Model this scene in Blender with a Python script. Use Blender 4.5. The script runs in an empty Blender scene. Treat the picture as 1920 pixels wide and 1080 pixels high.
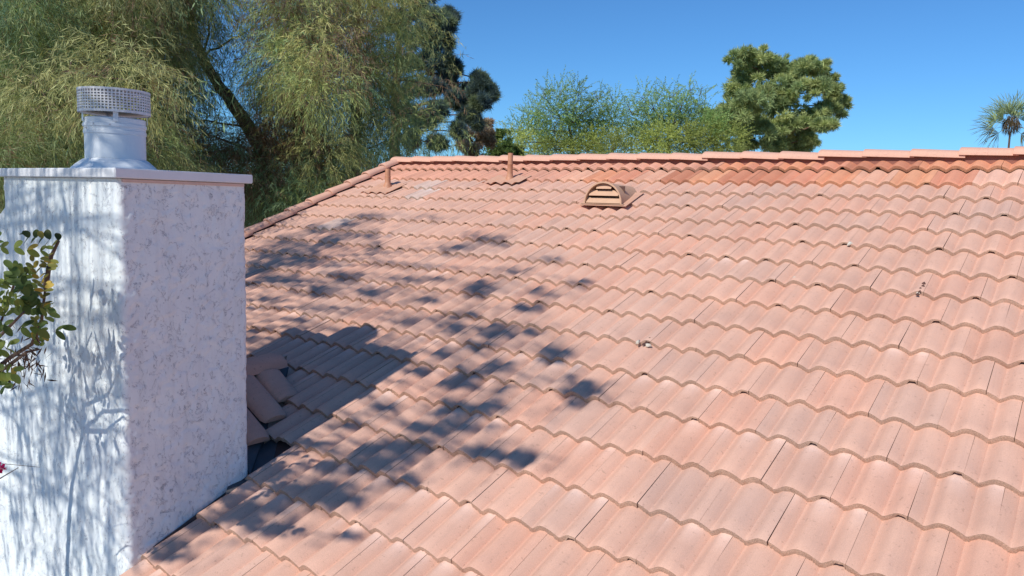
import bpy, bmesh, math, random
import numpy as np
from mathutils import Vector, Matrix, noise
random.seed(7); rng = np.random.default_rng(7)
PI = math.pi
C = bpy.context.scene.collection

# ------------------------------------------------------------------ camera, world, sun
F = 1429.2
CR = np.array([[0.79449, 0.60651, 0.03029], [0.09252, -0.07151, -0.99314], [-0.60018, 0.79184, -0.11293]])
CP = np.array([0.4955, -3.9696, 0.9775])
cam_d = bpy.data.cameras.new('camera'); cam = bpy.data.objects.new('camera', cam_d); C.objects.link(cam)
cam_d.sensor_width = 36; cam_d.lens = F/1920*36; cam_d.clip_start = 0.05; cam_d.clip_end = 4000
U, S_, Vt = np.linalg.svd(CR); Rm = U@Vt
M = Matrix(((Rm[0][0], -Rm[1][0], -Rm[2][0], CP[0]), (Rm[0][1], -Rm[1][1], -Rm[2][1], CP[1]),
            (Rm[0][2], -Rm[1][2], -Rm[2][2], CP[2]), (0, 0, 0, 1)))
cam.matrix_world = M
bpy.context.scene.camera = cam
SUN = np.array([0.036, 0.736, -0.676]); SUN /= np.linalg.norm(SUN)      # direction the light travels
w = bpy.data.worlds.new('World'); bpy.context.scene.world = w; w.use_nodes = True
nt = w.node_tree; bg = nt.nodes['Background']
sky = nt.nodes.new('ShaderNodeTexSky'); sky.sky_type = 'NISHITA'; sky.sun_disc = False
sky.sun_elevation = math.radians(42.5); sky.sun_rotation = math.radians(182.8)
sky.air_density = 1.0; sky.dust_density = 0.3; sky.ozone_density = 2.0; sky.altitude = 600
tn_ = nt.nodes.new('ShaderNodeMix'); tn_.data_type = 'RGBA'; tn_.blend_type = 'MULTIPLY'; tn_.inputs['Factor'].default_value = 1
tn_.inputs['B'].default_value = (0.34, 0.66, 0.97, 1)                  # the phone's deep blue rendering of a clear desert sky
nt.links.new(sky.outputs[0], tn_.inputs['A']); nt.links.new(tn_.outputs['Result'], bg.inputs[0]); bg.inputs[1].default_value = 0.135
sl = bpy.data.lights.new('sun', 'SUN'); sl.energy = 4.6; sl.angle = math.radians(0.53); sl.color = (1.0, 0.95, 0.87)
so = bpy.data.objects.new('sun', sl); C.objects.link(so)
so.rotation_euler = Vector(SUN).to_track_quat('-Z', 'Y').to_euler(); so.location = (0, -10, 12)
vs = bpy.context.scene.view_settings
vs.view_transform = 'Standard'; vs.look = 'None'; vs.gamma = 1; vs.exposure = 0.0
try: vs.use_curve_mapping = False
except Exception: pass
bpy.context.scene.cycles.max_bounces = 8

# ------------------------------------------------------------------ helpers
def ray(x, y):
    return np.array([(x-960)/F, (y-540)/F, 1.0])@CR
def at(x, y, D):                       # world point seen at (x, y) of the 1920 px picture at depth D
    return CP + ray(x, y)*D
def link(name, me, mat=None, parent=None, smooth=True):
    o = bpy.data.objects.new(name, me); C.objects.link(o)
    mats = mat if isinstance(mat, (list, tuple)) else [mat]
    for m in mats:
        if m: me.materials.append(m)
    if parent: o.parent = parent
    if smooth: me.polygons.foreach_set('use_smooth', [True]*len(me.polygons))
    return o
def empty(name, loc=(0, 0, 0)):
    o = bpy.data.objects.new(name, None); C.objects.link(o); o.location = loc
    o.empty_display_size = .2
    return o
def tag(o, label=None, cat=None, group=None, kind=None):
    if label: o['label'] = label
    if cat: o['category'] = cat
    if group: o['group'] = group
    if kind: o['kind'] = kind
    return o
def npmesh(name, V, Fq, tint=None, midx=None):        # V (n,3), Fq (m,4) quads or (m,3)
    V = np.asarray(V, dtype=np.float32); Fq = np.asarray(Fq, dtype=np.int32)
    me = bpy.data.meshes.new(name); k = Fq.shape[1]
    me.vertices.add(len(V)); me.vertices.foreach_set('co', V.ravel())
    me.loops.add(Fq.size); me.loops.foreach_set('vertex_index', Fq.ravel())
    me.polygons.add(len(Fq)); me.polygons.foreach_set('loop_start', np.arange(0, Fq.size, k, dtype=np.int32))
    me.polygons.foreach_set('loop_total', np.full(len(Fq), k, dtype=np.int32))
    if midx is not None: me.polygons.foreach_set('material_index', np.asarray(midx, dtype=np.int32))
    me.update(calc_edges=True)
    if tint is not None:
        a = me.color_attributes.new('tint', 'FLOAT_COLOR', 'POINT')
        t = np.ones((len(V), 4), dtype=np.float32); t[:, :3] = tint; a.data.foreach_set('color', t.ravel())
    me.validate(); return me
def local(o, parent):                                  # parts are built in world space under an empty
    o.matrix_parent_inverse = Matrix.Translation(-Vector(parent.location)); return o
class MB:
    def __init__(s): s.v = []; s.f = []
    def add(s, V, Fs):
        b = len(s.v); s.v += [tuple(p) for p in V]; s.f += [tuple(i+b for i in f) for f in Fs]
    def box(s, c, d, R=None):
        P = [Vector((x*d[0]/2, y*d[1]/2, z*d[2]/2)) for x in (-1, 1) for y in (-1, 1) for z in (-1, 1)]
        if R is not None: P = [R@p for p in P]
        s.add([p+Vector(c) for p in P], [(0, 1, 3, 2), (4, 6, 7, 5), (0, 4, 5, 1), (2, 3, 7, 6), (0, 2, 6, 4), (1, 5, 7, 3)])
    def tube(s, pts, rad, n=8, cap=True):
        pts = [Vector(p) for p in pts]; rings = []
        up = Vector((0.13, 0.21, 1)).normalized()
        for i, p in enumerate(pts):
            t = (pts[min(i+1, len(pts)-1)]-pts[max(i-1, 0)]).normalized()
            a = t.cross(up)
            if a.length < .05: a = t.cross(Vector((1, 0, 0)))
            a.normalize(); b = t.cross(a)
            r = rad[i] if hasattr(rad, '__len__') else rad
            rings.append([p+(a*math.cos(2*PI*k/n)+b*math.sin(2*PI*k/n))*r for k in range(n)])
        V = [q for r in rings for q in r]; Fs = []
        for i in range(len(pts)-1):
            for k in range(n): Fs.append((i*n+k, i*n+(k+1) % n, (i+1)*n+(k+1) % n, (i+1)*n+k))
        if cap: Fs.append(tuple(range(n))[::-1]); Fs.append(tuple((len(pts)-1)*n+k for k in range(n)))
        s.add(V, Fs)
    def lathe(s, c, prof, n=40, sq=1.0):
        c = Vector(c); V = []; Fs = []
        for (r, z) in prof:
            for k in range(n): V.append(c+Vector((r*math.cos(2*PI*k/n), r*math.sin(2*PI*k/n)*sq, z)))
        for i in range(len(prof)-1):
            for k in range(n): Fs.append((i*n+k, i*n+(k+1) % n, (i+1)*n+(k+1) % n, (i+1)*n+k))
        s.add(V, Fs)
    def build(s, name, mat, parent=None, smooth=False, bevel=0):
        me = bpy.data.meshes.new(name); me.from_pydata([tuple(p) for p in s.v], [], s.f); me.update()
        if bevel:
            bm = bmesh.new(); bm.from_mesh(me)
            es = [e for e in bm.edges if len(e.link_faces) == 2 and e.calc_face_angle(0) > .6]
            bmesh.ops.bevel(bm, geom=es, offset=bevel, segments=2, affect='EDGES', clamp_overlap=True); bm.to_mesh(me); bm.free()
        o = link(name, me, mat, parent, smooth)
        if smooth and hasattr(me, 'set_sharp_from_angle'): me.set_sharp_from_angle(angle=math.radians(40))
        return o

# ------------------------------------------------------------------ materials
def nmat(name, rough=.8, spec=.3):
    m = bpy.data.materials.new(name); m.use_nodes = True; n = m.node_tree.nodes
    b = n['Principled BSDF']; b.inputs['Roughness'].default_value = rough; b.inputs['Specular IOR Level'].default_value = spec
    return m, m.node_tree, b
def nd(t, ty, **kw):
    n = t.nodes.new(ty)
    for k, v in kw.items():
        if k in n.inputs.keys() if isinstance(k, str) else False: n.inputs[k].default_value = v
        else: setattr(n, k, v)
    return n
def mix(t, blend, fac, a, b):
    m = t.nodes.new('ShaderNodeMix'); m.data_type = 'RGBA'; m.blend_type = blend; m.clamp_result = False
    for s, v in ((m.inputs['Factor'], fac), (m.inputs['A'], a), (m.inputs['B'], b)):
        if isinstance(v, bpy.types.NodeSocket): t.links.new(v, s)
        elif isinstance(v, (int, float)): s.default_value = v
        else: s.default_value = (*v, 1) if len(v) == 3 else v
    return m.outputs['Result']
def noi(t, scale, detail=4, rough=.55, dist=0, vec=None):
    n = t.nodes.new('ShaderNodeTexNoise'); n.inputs['Scale'].default_value = scale; n.inputs['Detail'].default_value = detail
    n.inputs['Roughness'].default_value = rough; n.inputs['Distortion'].default_value = dist
    t.links.new(vec if vec else coord(t), n.inputs['Vector']); return n.outputs['Fac']
def coord(t):
    for n in t.nodes:
        if n.type == 'TEX_COORD': return n.outputs['Object']
    return t.nodes.new('ShaderNodeTexCoord').outputs['Object']
def ramp(t, src, stops):
    r = t.nodes.new('ShaderNodeValToRGB'); e = r.color_ramp.elements
    for i, (p, c) in enumerate(stops):
        el = e[i] if i < 2 else e.new(p)
        el.position = p; el.color = (*c, 1) if len(c) == 3 else c
    t.links.new(src, r.inputs[0]); return r.outputs[0]
def g(v): return (v, v, v)
def bump(t, b, h, dist, strength=1.0, prev=None):
    n = t.nodes.new('ShaderNodeBump'); n.inputs['Distance'].default_value = dist; n.inputs['Strength'].default_value = strength
    t.links.new(h, n.inputs['Height'])
    if prev: t.links.new(prev, n.inputs['Normal'])
    t.links.new(n.outputs[0], b.inputs['Normal']); return n.outputs[0]
def attr(t, name='tint'):
    a = t.nodes.new('ShaderNodeAttribute'); a.attribute_name = name; return a.outputs['Color']

def tile_mat(name, base, speck=.12, rough=.85, use_tint=True, b=.0012):
    m, t, bs = nmat(name, rough, .12)
    col = mix(t, 'MULTIPLY', 1, base, ramp(t, noi(t, 3.5, 5), [(.3, (.90, .90, .91)), (.7, (1.07, 1.05, 1.03))]))
    col = mix(t, 'MULTIPLY', 1, col, ramp(t, noi(t, 300, 2), [(.3, g(1-speck)), (.7, g(1+speck*.6))]))
    col = mix(t, 'MIX', ramp(t, noi(t, 9, 6, .7), [(.62, g(0)), (.8, g(.35))]), col, (base[0]*.86, base[1]*.95, base[2]*1.05))
    col = mix(t, 'MIX', ramp(t, noi(t, 1.3, 6, .68, .4), [(.50, g(0)), (.75, g(.32))]), col, (base[0]*.80, base[1]*.86, base[2]*.95))
    col = mix(t, 'MULTIPLY', 1, col, ramp(t, noi(t, 55, 2, .5), [(.28, g(.80)), (.36, g(1))]))
    mp = t.nodes.new('ShaderNodeMapping'); t.links.new(coord(t), mp.inputs[0]); mp.inputs['Scale'].default_value = (26, 1.6, 1.6)
    col = mix(t, 'MULTIPLY', 1, col, ramp(t, noi(t, 1.4, 5, .65, .3, mp.outputs[0]), [(.36, (.94, .945, .955)), (.55, g(1))]))
    if use_tint: col = mix(t, 'MULTIPLY', 1, col, attr(t))
    t.links.new(col, bs.inputs['Base Color'])
    bump(t, bs, noi(t, 220, 3), b, .8); return m
TILE = tile_mat('painted_concrete_tile', (.665, .402, .300))
LIP = tile_mat('bare_concrete_edge', (.49, .32, .235), .4, .95, True, .003)
CAPM = tile_mat('ridge_tile_concrete', (.65, .38, .282), .14, .85, False)
DARK, _t, _b = nmat('underlayment', .95); _b.inputs['Base Color'].default_value = (.10, .055, .045, 1)
def plain(name, col, rough=.6, var=.12, scale=12, metal=0, bs=0, spec=.4):
    m, t, b = nmat(name, rough, spec); b.inputs['Metallic'].default_value = metal
    c = mix(t, 'MULTIPLY', 1, col, ramp(t, noi(t, scale, 5, .65), [(.25, g(1-var)), (.75, g(1+var*.6))]))
    t.links.new(c, b.inputs['Base Color'])
    if bs: bump(t, b, noi(t, scale*8, 3), bs, .8)
    return m
def stucco():
    m, t, b = nmat('lace_stucco', .9, .2)
    vec = coord(t)
    mp = t.nodes.new('ShaderNodeMapping'); t.links.new(vec, mp.inputs[0]); mp.inputs['Scale'].default_value = (1, 1, .8)
    v = mp.outputs[0]
    base = mix(t, 'MULTIPLY', 1, (.78, .835, .84), ramp(t, noi(t, 4, 4, .6, 0, v), [(.3, (.93, .92, .94)), (.7, (1.05, 1.05, 1.04))]))
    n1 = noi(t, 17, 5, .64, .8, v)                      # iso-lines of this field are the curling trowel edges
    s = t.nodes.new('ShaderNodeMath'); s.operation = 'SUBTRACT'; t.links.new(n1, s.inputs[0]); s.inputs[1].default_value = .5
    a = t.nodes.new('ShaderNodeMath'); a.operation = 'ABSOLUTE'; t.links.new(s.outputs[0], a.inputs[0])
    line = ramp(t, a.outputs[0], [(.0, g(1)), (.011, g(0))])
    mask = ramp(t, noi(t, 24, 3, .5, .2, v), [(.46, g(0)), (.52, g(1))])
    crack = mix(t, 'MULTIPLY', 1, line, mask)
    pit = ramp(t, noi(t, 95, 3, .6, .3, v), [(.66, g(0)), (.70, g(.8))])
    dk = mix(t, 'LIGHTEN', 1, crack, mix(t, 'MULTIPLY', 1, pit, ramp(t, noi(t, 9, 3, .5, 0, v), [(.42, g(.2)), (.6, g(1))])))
    col = mix(t, 'MULTIPLY', dk, base, (.40, .41, .48))  # shade of pits and trowel lines put into the colour; bump darkens too little
    mp2 = t.nodes.new('ShaderNodeMapping'); t.links.new(vec, mp2.inputs[0]); mp2.inputs['Scale'].default_value = (9, 9, .7)
    col = mix(t, 'MULTIPLY', 1, col, ramp(t, noi(t, 2.2, 4, .6, 0, mp2.outputs[0]), [(.34, (.95, .94, .93)), (.5, g(1))]))
    t.links.new(col, b.inputs['Base Color'])
    plate = ramp(t, n1, [(.44, g(0)), (.52, g(1))])
    hh = mix(t, 'SUBTRACT', 1, mix(t, 'MULTIPLY', 1, plate, g(.25)), dk)
    p = bump(t, b, hh, .004, .6); bump(t, b, noi(t, 150, 4, .6, 0, v), .003, .6, p)
    return m
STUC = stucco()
WHITE = plain('white_painted_trim', (.74, .75, .77), .55, .07, 9, 0, .0006)
WMETAL = plain('white_painted_sheet_metal', (.70, .74, .77), .42, .06, 6, 0, .0004)
GALV = plain('dull_galvanised_mesh', (.66, .65, .66), .5, .2, 40, .35)
VENTM = plain('tan_painted_metal', (.55, .34, .22), .55, .08, 10, 0, .0004)
PIPEM = plain('terracotta_painted_pipe', (.50, .24, .14), .6, .22, 18, 0, .0006)
SHEET = plain('terracotta_painted_flashing', (.60, .34, .23), .6, .12, 14, 0, .0006)
FLASH = plain('grey_sheet_flashing', (.09, .085, .09), .7, .2, 12, 0)
MORTAR = plain('pale_mortar', (.62, .55, .46), .95, .25, 60, 0, .004)
BARK = plain('tree_bark', (.13, .085, .06), .95, .5, 14, 0, .012)
BARKR = plain('reddish_pine_bark', (.20, .105, .07), .95, .5, 10, 0, .012)
GROUND = plain('dry_ground', (.30, .24, .18), .95, .3, 1.5, 0, .01)
NWALL = plain('neighbour_stucco', (.55, .50, .44), .9, .1, 6, 0, .004)
def leafmat(name, trans=.3, rough=.55):
    m, t, b = nmat(name, rough, .25)
    col = attr(t); t.links.new(col, b.inputs['Base Color'])
    tr = t.nodes.new('ShaderNodeBsdfTranslucent'); t.links.new(col, tr.inputs[0])
    mx = t.nodes.new('ShaderNodeMixShader'); mx.inputs[0].default_value = trans
    out = t.nodes['Material Output']
    t.links.new(b.outputs[0], mx.inputs[1]); t.links.new(tr.outputs[0], mx.inputs[2]); t.links.new(mx.outputs[0], out.inputs[0])
    return m
LEAF = leafmat('leaf', .35); NEEDLE = leafmat('needle', .35, .6)

# ------------------------------------------------------------------ setting
me = npmesh('ground', [(-600, -600, -3.6), (600, -600, -3.6), (600, 900, -3.6), (-600, 900, -3.6)], [(0, 1, 2, 3)])
tag(link('ground', me, GROUND), kind='structure')

# ------------------------------------------------------------------ the house
W_, E_, TH = .30, .3303, .3858
CT, ST = math.cos(TH), math.sin(TH)
XRAKE = -7.33; XN = -3.235                      # gable edge; line where the slope meets the chimney side
YC1, YC2, ZC = -2.187, -1.493, 1.079             # chimney near and far face, top of coping
XC1, XC0 = -3.24, -4.65
def slope(x, d, h=0.0):                          # x along the ridge, d metres down the slope from course 0, h above it
    h = h+HOFF
    return np.array([x, -d*CT - h*ST, -d*ST + h*CT])
def slopeA(x, d, h):
    h = h+HOFF
    return np.stack([x, -d*CT-h*ST, -d*ST+h*CT], -1)
A_H = .036; T_H = .028; HOFF = -.055
house = empty('house', (-1.5, 0, -3.6))
tag(house, 'stucco house with a salmon concrete tile roof and a white chimney stack', 'house')

def prof(s):
    ph = (s/W_*2-.8) % 1.0
    ph = np.where(ph < .56, ph/.56*.5, .5+(ph-.56)/.44*.5)
    c = .5+.5*np.cos(2*PI*ph)
    return A_H*np.where(ph < .5, c**.46, c**.82)                  # quick fall to the right of each crest, slower rise from the trough
def seg_(a, b, n): return list(np.linspace(a, b, n, endpoint=False))
SS = np.array([.0007]+[W_*q for q in seg_(.03, .12, 3)+seg_(.12, .18, 4)+seg_(.18, .24, 3)+seg_(.24, .56, 8)+seg_(.56, .68, 7)+seg_(.68, .74, 3)+seg_(.74, .97, 5)+[.97]]+[W_-.0007])
NS = len(SS)
DR = {-11: .085, -10: .09, -9: .015, -8: .006, -7: -.036, -6: -.053, -5: .002, -4: -.033, -3: -.021, -2: -.017, -1: -.035,
      0: -.007, 1: -.049, 2: -.01, 3: .051, 4: -.023}
PALE = {(-8, -20), (-9, -20.5), (-5, -21.5), (-10, -17)}
def tile_geo(r, u0):
    """one interlocking tile: returns verts, quads, tints, material index"""
    x0 = u0*W_ + rng.normal(0, .0004); dl = (r+DR.get(r, 0))*E_ + rng.normal(0, .0022)
    du = (r-1+DR.get(r-1, 0))*E_; L = dl-du
    if r == -11: L = .30
    lift = abs(rng.normal(0, .0016)); sk = rng.normal(0, .0014); hh = prof(SS)
    wob = rng.normal(0, .002, NS)
    new = r <= -10
    if new and u0 > (-15 if r == -10 else -9): 
        k = rng.choice(6)
        tn = np.array([(.98, .72, .62), (1.10, 1.0, .92), (1.08, .86, .68), (.82, .58, .48), (1.15, 1.12, 1.1), (1.02, .76, .60)][k])*rng.normal(1, .03)
    elif new: tn = np.array((1.04, .88, .82))*rng.normal(1, .05)
    else:
        tn = np.array((1.0, 1.0, 1.0))*rng.normal(1, .014)
        q = rng.random()
        if q < .16: tn = tn*np.array((.95, .99, 1.02))
        elif q < .3: tn = tn*np.array((1.02, .97, .95))
        if (r, u0) in PALE: tn = np.array((.97, 1.16, 1.28))
    ts = [-.045, 0.0, .02, .05, L*.45, L*.8, L-.006, L-.0015]
    V = []; T = []; Q = []; MI = []
    eff = (1 <= r <= 6 and rng.random() < (.45 if u0 < -4 else .15)) or (not new and rng.random() < .05)
    for i, t in enumerate(ts):
        b = T_H*(t/L)+lift
        h = hh + b
        if i == 7: h = h-.0022
        V.append(slopeA(x0+SS+sk*(t/L), np.full(NS, du+t), h))
        tt = np.ones((NS, 3))*tn
        if eff and i <= 3: tt = tt*(1+np.outer(np.clip(hh/A_H*1.4-.5, 0, 1), (.20, .36, .48))*(1 if i < 3 else .5))
        T.append(tt)
    n = len(ts)
    for i in range(n-1):
        for j in range(NS-1): Q.append((i*NS+j, (i+1)*NS+j, (i+1)*NS+j+1, i*NS+j+1)); MI.append(0)
    # front lip
    base = n*NS; t = L
    bt = T_H+lift
    slot = rng.random() < .32
    th = np.full(NS, T_H+.001+lift*.5)
    if slot: th[-4:-1] = .013
    drops = [(L-.0012, np.full(NS, .0028)), (L+.0002, th*.35), (L-.0006+wob, th), (L-.03, th)]
    for (tt, dh) in drops:
        V.append(slopeA(x0+SS+sk, du+tt+np.zeros(NS), hh+bt-dh)); T.append(np.ones((NS, 3))*(tn*rng.normal(1, .04)))
    for i in range(3):
        for j in range(NS-1):
            a = base+i*NS+j; Q.append((a, a+NS, a+NS+1, a+1)); MI.append(1)
    # interlock under the right edge and the two long edges
    b2 = (n+4)*NS
    for (s, hj) in ((SS[0], hh[0]), (SS[-1], hh[-1])):
        k = len(np.concatenate(V)) if False else b2
        P = []
        for t in (-.04, L-.001):
            bb = T_H*(t/L)+lift
            P.append(slope(x0+s+sk*(t/L), du+t, hj+bb-.0005)); P.append(slope(x0+s+sk*(t/L), du+t, hj+bb-.026))
        V.append(np.array(P)); T.append(np.ones((4, 3))*tn); Q.append((b2, b2+1, b2+3, b2+2)); MI.append(1); b2 += 4
    # hidden water channel that fills the joint from below
    P = [slope(x0+W_-.012, du-.04, hh[-1]-.012), slope(x0+W_+.012, du-.04, hh[-1]-.012), slope(x0+W_+.012, du+L-.02, hh[-1]+T_H-.013), slope(x0+W_-.012, du+L-.02, hh[-1]+T_H-.013)]
    V.append(np.array(P)); T.append(np.ones((4, 3))*.85); Q.append((b2, b2+3, b2+2, b2+1)); MI.append(1); b2 += 4
    return np.concatenate(V), np.array(Q), np.concatenate(T), np.array(MI)

def cut_geo(G, planes):
    V, Q, T, MI = G
    bm = bmesh.new(); cl = bm.verts.layers.float_color.new('t')
    vs_ = []
    for p, c in zip(V, T):
        v = bm.verts.new(p); v[cl] = (*c, 1); vs_.append(v)
    for q, m in zip(Q, MI):
        f = bm.faces.new([vs_[i] for i in q]); f.material_index = int(m)
    for co, no in planes:
        bmesh.ops.bisect_plane(bm, geom=bm.verts[:]+bm.edges[:]+bm.faces[:], plane_co=co, plane_no=no, clear_outer=True)
    bmesh.ops.triangulate(bm, faces=bm.faces[:])
    bm.verts.index_update()
    V2 = np.array([v.co[:] for v in bm.verts]); T2 = np.array([v[cl][:3] for v in bm.verts])
    Q2 = [tuple(v.index for v in f.verts) for f in bm.faces]; M2 = [f.material_index for f in bm.faces]
    bm.free()
    return (V2, Q2, T2, M2) if Q2 else None
def dyof(d): return -d*CT
VALLEY_B = np.array([-4.12, -.60]); VALLEY_C = np.array([-3.215, -1.47])     # valley line beside the chimney cricket
vd = VALLEY_C-VALLEY_B; vn = np.array([vd[1], -vd[0]]); vn /= np.linalg.norm(vn)
if vn@np.array([-1, -1]) < 0: vn = -vn                                          # points towards the chimney
GV = []; GQ = []; GT = []; GM = []; gb = 0
TV = []; TQ = []; TT = []; TM = []; tb = 0
CRACK = []
for r in range(-11, 15):
    off = 0.0 if r % 2 == 0 else .5
    for k in range(-26, 17):
        u0 = k+off
        xa, xb = u0*W_, (u0+1)*W_
        if xb < XRAKE+.03: continue
        yl = dyof(r*E_); yu = dyof((r-1)*E_-.05)
        planes = []
        if xa < XRAKE: planes.append(((XRAKE, 0, 0), (-1, 0, 0)))
        if xa < XN:
            if yu < YC2-.02 and xb <= XN: continue
            if yl < YC2+.05 and xb > XN: planes.append(((XN, 0, 0), (-1, 0, 0)))
            else:
                # cricket: keep only what lies outside the valley line
                corners = [np.array((x, y))-VALLEY_B for x in (xa, xb) for y in (yl, yu)]
                if (xa+xb)/2 > -4.10 and min(yl, yu) < -.55:
                    if all(c@vn > 0 for c in corners): continue
                    if any(c@vn > 0 for c in corners): planes.append(((VALLEY_B[0], VALLEY_B[1], 0), (vn[0], vn[1], 0)))
                elif (xa+xb)/2 <= -4.10 and yl < -.72:
                    if yu < -.72 and xb > -4.75: continue
                    if yu < YC2: continue
                    planes.append(((0, -.72 if xb > -4.75 else YC2+.02, 0), (0, -1, 0)))
        G = tile_geo(r, u0)
        if (r, u0) in ((-4, -2), (-1, -5.5)) : pass
        if planes:
            G2 = cut_geo(G, planes)
            if G2 is None: continue
            V, Q, T, MI = G2
            TV.append(V); TQ.append(np.array(Q)+tb); TT.append(T); TM += list(MI); tb += len(V)
        else:
            V, Q, T, MI = G
            GV.append(V); GQ.append(Q+gb); GT.append(T); GM.append(MI); gb += len(V)
# join quads and cut triangles in one mesh
bmq = npmesh('tiled_roof', np.concatenate(GV), np.concatenate(GQ), np.concatenate(GT), np.concatenate(GM))
bmt = npmesh('tiled_roof_cut', np.concatenate(TV), np.concatenate(TQ), np.concatenate(TT), np.array(TM))
bm = bmesh.new(); bm.from_mesh(bmq); bm.from_mesh(bmt); bm.to_mesh(bmq); bm.free(); bpy.data.meshes.remove(bmt)
roof = local(link('tiled_roof', bmq, [TILE, LIP], house), house)
bmq.set_sharp_from_angle(angle=math.radians(50))
# underlayment sheet
mb = MB()
def slab(poly):
    n = len(poly)
    top = [slope(x, d, -.012) for x, d in poly]; bot = [slope(x, d, -.10) for x, d in poly]
    mb.add(top+bot, [tuple(range(n)), tuple(range(2*n-1, n-1, -1))]+[(i, i+n, (i+1) % n+n, (i+1) % n) for i in range(n)])
yd = lambda y: -y/CT
slab([(XRAKE+.02, -12*E_), (5.0, -12*E_), (5.0, 14.4*E_), (XN+.03, 14.4*E_), (XN+.03, yd(YC2+.03)), (XRAKE+.02, yd(YC2+.03))])
local(mb.build('roof_deck', DARK, roof), house).matrix_parent_inverse = Matrix.Identity(4)
# back slope
mb = MB(); ZR = 12*E_*ST+HOFF/CT+.026; YR = 12*E_*CT
def back(x, d, h): return (x, YR+d*CT+h*ST*0, ZR-d*ST+h)
xs = np.arange(XRAKE, 5.0, .025)
V = []; Fs = []
for j, d in enumerate((0, 5.0)):
    for x in xs: V.append(back(x, d, .02+A_H*(.5+.5*math.cos(2*PI*x/.15))))
n = len(xs)
Fs = [(i, i+1, n+i+1, n+i) for i in range(n-1)]
mb.add(V, Fs); o = mb.build('back_slope', CAPM, roof, True); o.matrix_parent_inverse = Matrix.Identity(4)
roof_children_fix = []
def under_roof(o): 
    o.parent = roof; o.matrix_parent_inverse = Matrix.Identity(4); return o
roof.matrix_parent_inverse = Matrix.Translation(-Vector(house.location))

# ridge tiles
def cap_mesh(L, r0, r1, hgt, lift0, lift1, thick=.018, n=14, nail=True):
    """half barrel lying along +x: big raised end at x=0"""
    V = []; Fs = []
    secs = [(0.0, 1), (.004, 1), (L*.3, 1), (L*.7, 1), (L-.003, 1), (L, 1)]
    for (x, _) in secs:
        k = x/L; r = r0*(1-k)+r1*k; l = lift0*(1-k)+lift1*k
        for layer in (0, 1):
            rr = r-(thick if layer else 0); hh = hgt*(r/r0)-(thick if layer else 0)
            if not layer and (x == 0 or x == L): rr -= .003; hh -= .003
            for i in range(n+1):
                a = PI*i/n; cx = math.cos(a); sx = math.sin(a)
                V.append((x, rr*cx*(1-.12*sx*sx), l+hh*(sx**.8 if sx > 1e-6 else 0)))
    m = 2*(n+1)
    for s in range(len(secs)-1):
        for i in range(n):
            a = s*m+i; Fs.append((a, a+1, a+m+1, a+m))
            a = s*m+(n+1)+i; Fs.append((a, a+m, a+m+1, a+1))
        for i in (0, n):
            a = s*m+i; b = s*m+(n+1)+i; q = (a, a+m, b+m, b); Fs.append(q if i == 0 else q[::-1])
    for s in (0, len(secs)-1):
        for i in range(n):
            a = s*m+i; b = a+n+1; q = (a, b, b+1, a+1); Fs.append(q if s == 0 else q[::-1])
    return V, Fs
XJ = [-7.45, -7.053, -6.604, -6.185, -5.796, -5.399, -5.053, -4.676, -4.353, -4.065, -3.726, -3.365, -2.979, -2.608, -2.235, -1.923, -1.554, -1.178, -.838, -.468, -.07]
XJ = list(np.linspace(-7.38, -.09, 20))
XJ += [XJ[-1]+.3858*(i+1) for i in range(13)]
V, Fs = cap_mesh(.425, .142, .130, .076, .012, -.003)
capme = bpy.data.meshes.new('ridge_tile'); capme.from_pydata(V, [], Fs); capme.update(); capme.materials.append(CAPM)
capme.polygons.foreach_set('use_smooth', [True]*len(capme.polygons)); capme.set_sharp_from_angle(angle=math.radians(45))
nm = MB(); nm.lathe((0, 0, 0), [(.0, .003), (.005, .002), (.006, 0)], 8); nail_me = None
NAILM = plain('rusty_nail_head', (.12, .05, .03), .8)
for x in XJ:
    o = bpy.data.objects.new('ridge_tile', capme); C.objects.link(o); under_roof(o)
    o.location = (x+random.gauss(0, .006), YR-.01+random.gauss(0, .004), ZR+.008+random.gauss(0, .003))
    o.rotation_euler = (random.gauss(0, .02), random.gauss(0, .008), random.gauss(0, .012))
# dark bedding under ridge tiles and rake tiles
mb = MB()
mb.box(((XRAKE+4.9)/2, YR, ZR-.01), (4.9-XRAKE-.05, .20, .085))
under_roof(mb.build('ridge_board', plain('red_bedding', (.26, .11, .08), .95)))
# rake tiles on the gable
V, Fs = cap_mesh(.40, .085, .072, .062, .022, 0.0, .016, 10)
rk = bpy.data.meshes.new('rake_tile')
# turn so the big raised end is at the low (downslope) end, axis running up the slope
Mr = Matrix(((0, 1, 0), (CT, 0, 0), (ST, 0, 1)))
rk.from_pydata([tuple(Vector((v[1], v[0]*CT-v[2]*ST, v[0]*ST+v[2]*CT))) for v in V], [], Fs); rk.update(); rk.materials.append(CAPM)
rk.polygons.foreach_set('use_smooth', [True]*len(rk.polygons)); rk.set_sharp_from_angle(angle=math.radians(45))
for i in range(16):
    d = -10.85*E_+i*E_
    o = bpy.data.objects.new('rake_tile', rk); C.objects.link(o); under_roof(o)
    p = slope(XRAKE+.03+random.gauss(0, .004), d, .060); o.location = p; o.rotation_euler = (0, 0, random.gauss(0, .012))
mb = MB()
a = slope(XRAKE+.03, -11.7*E_, .02); b = slope(XRAKE+.03, 4.2*E_, .02)
mb.tube([a, b], .045, 6); under_roof(mb.build('rake_board', DARK))
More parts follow.
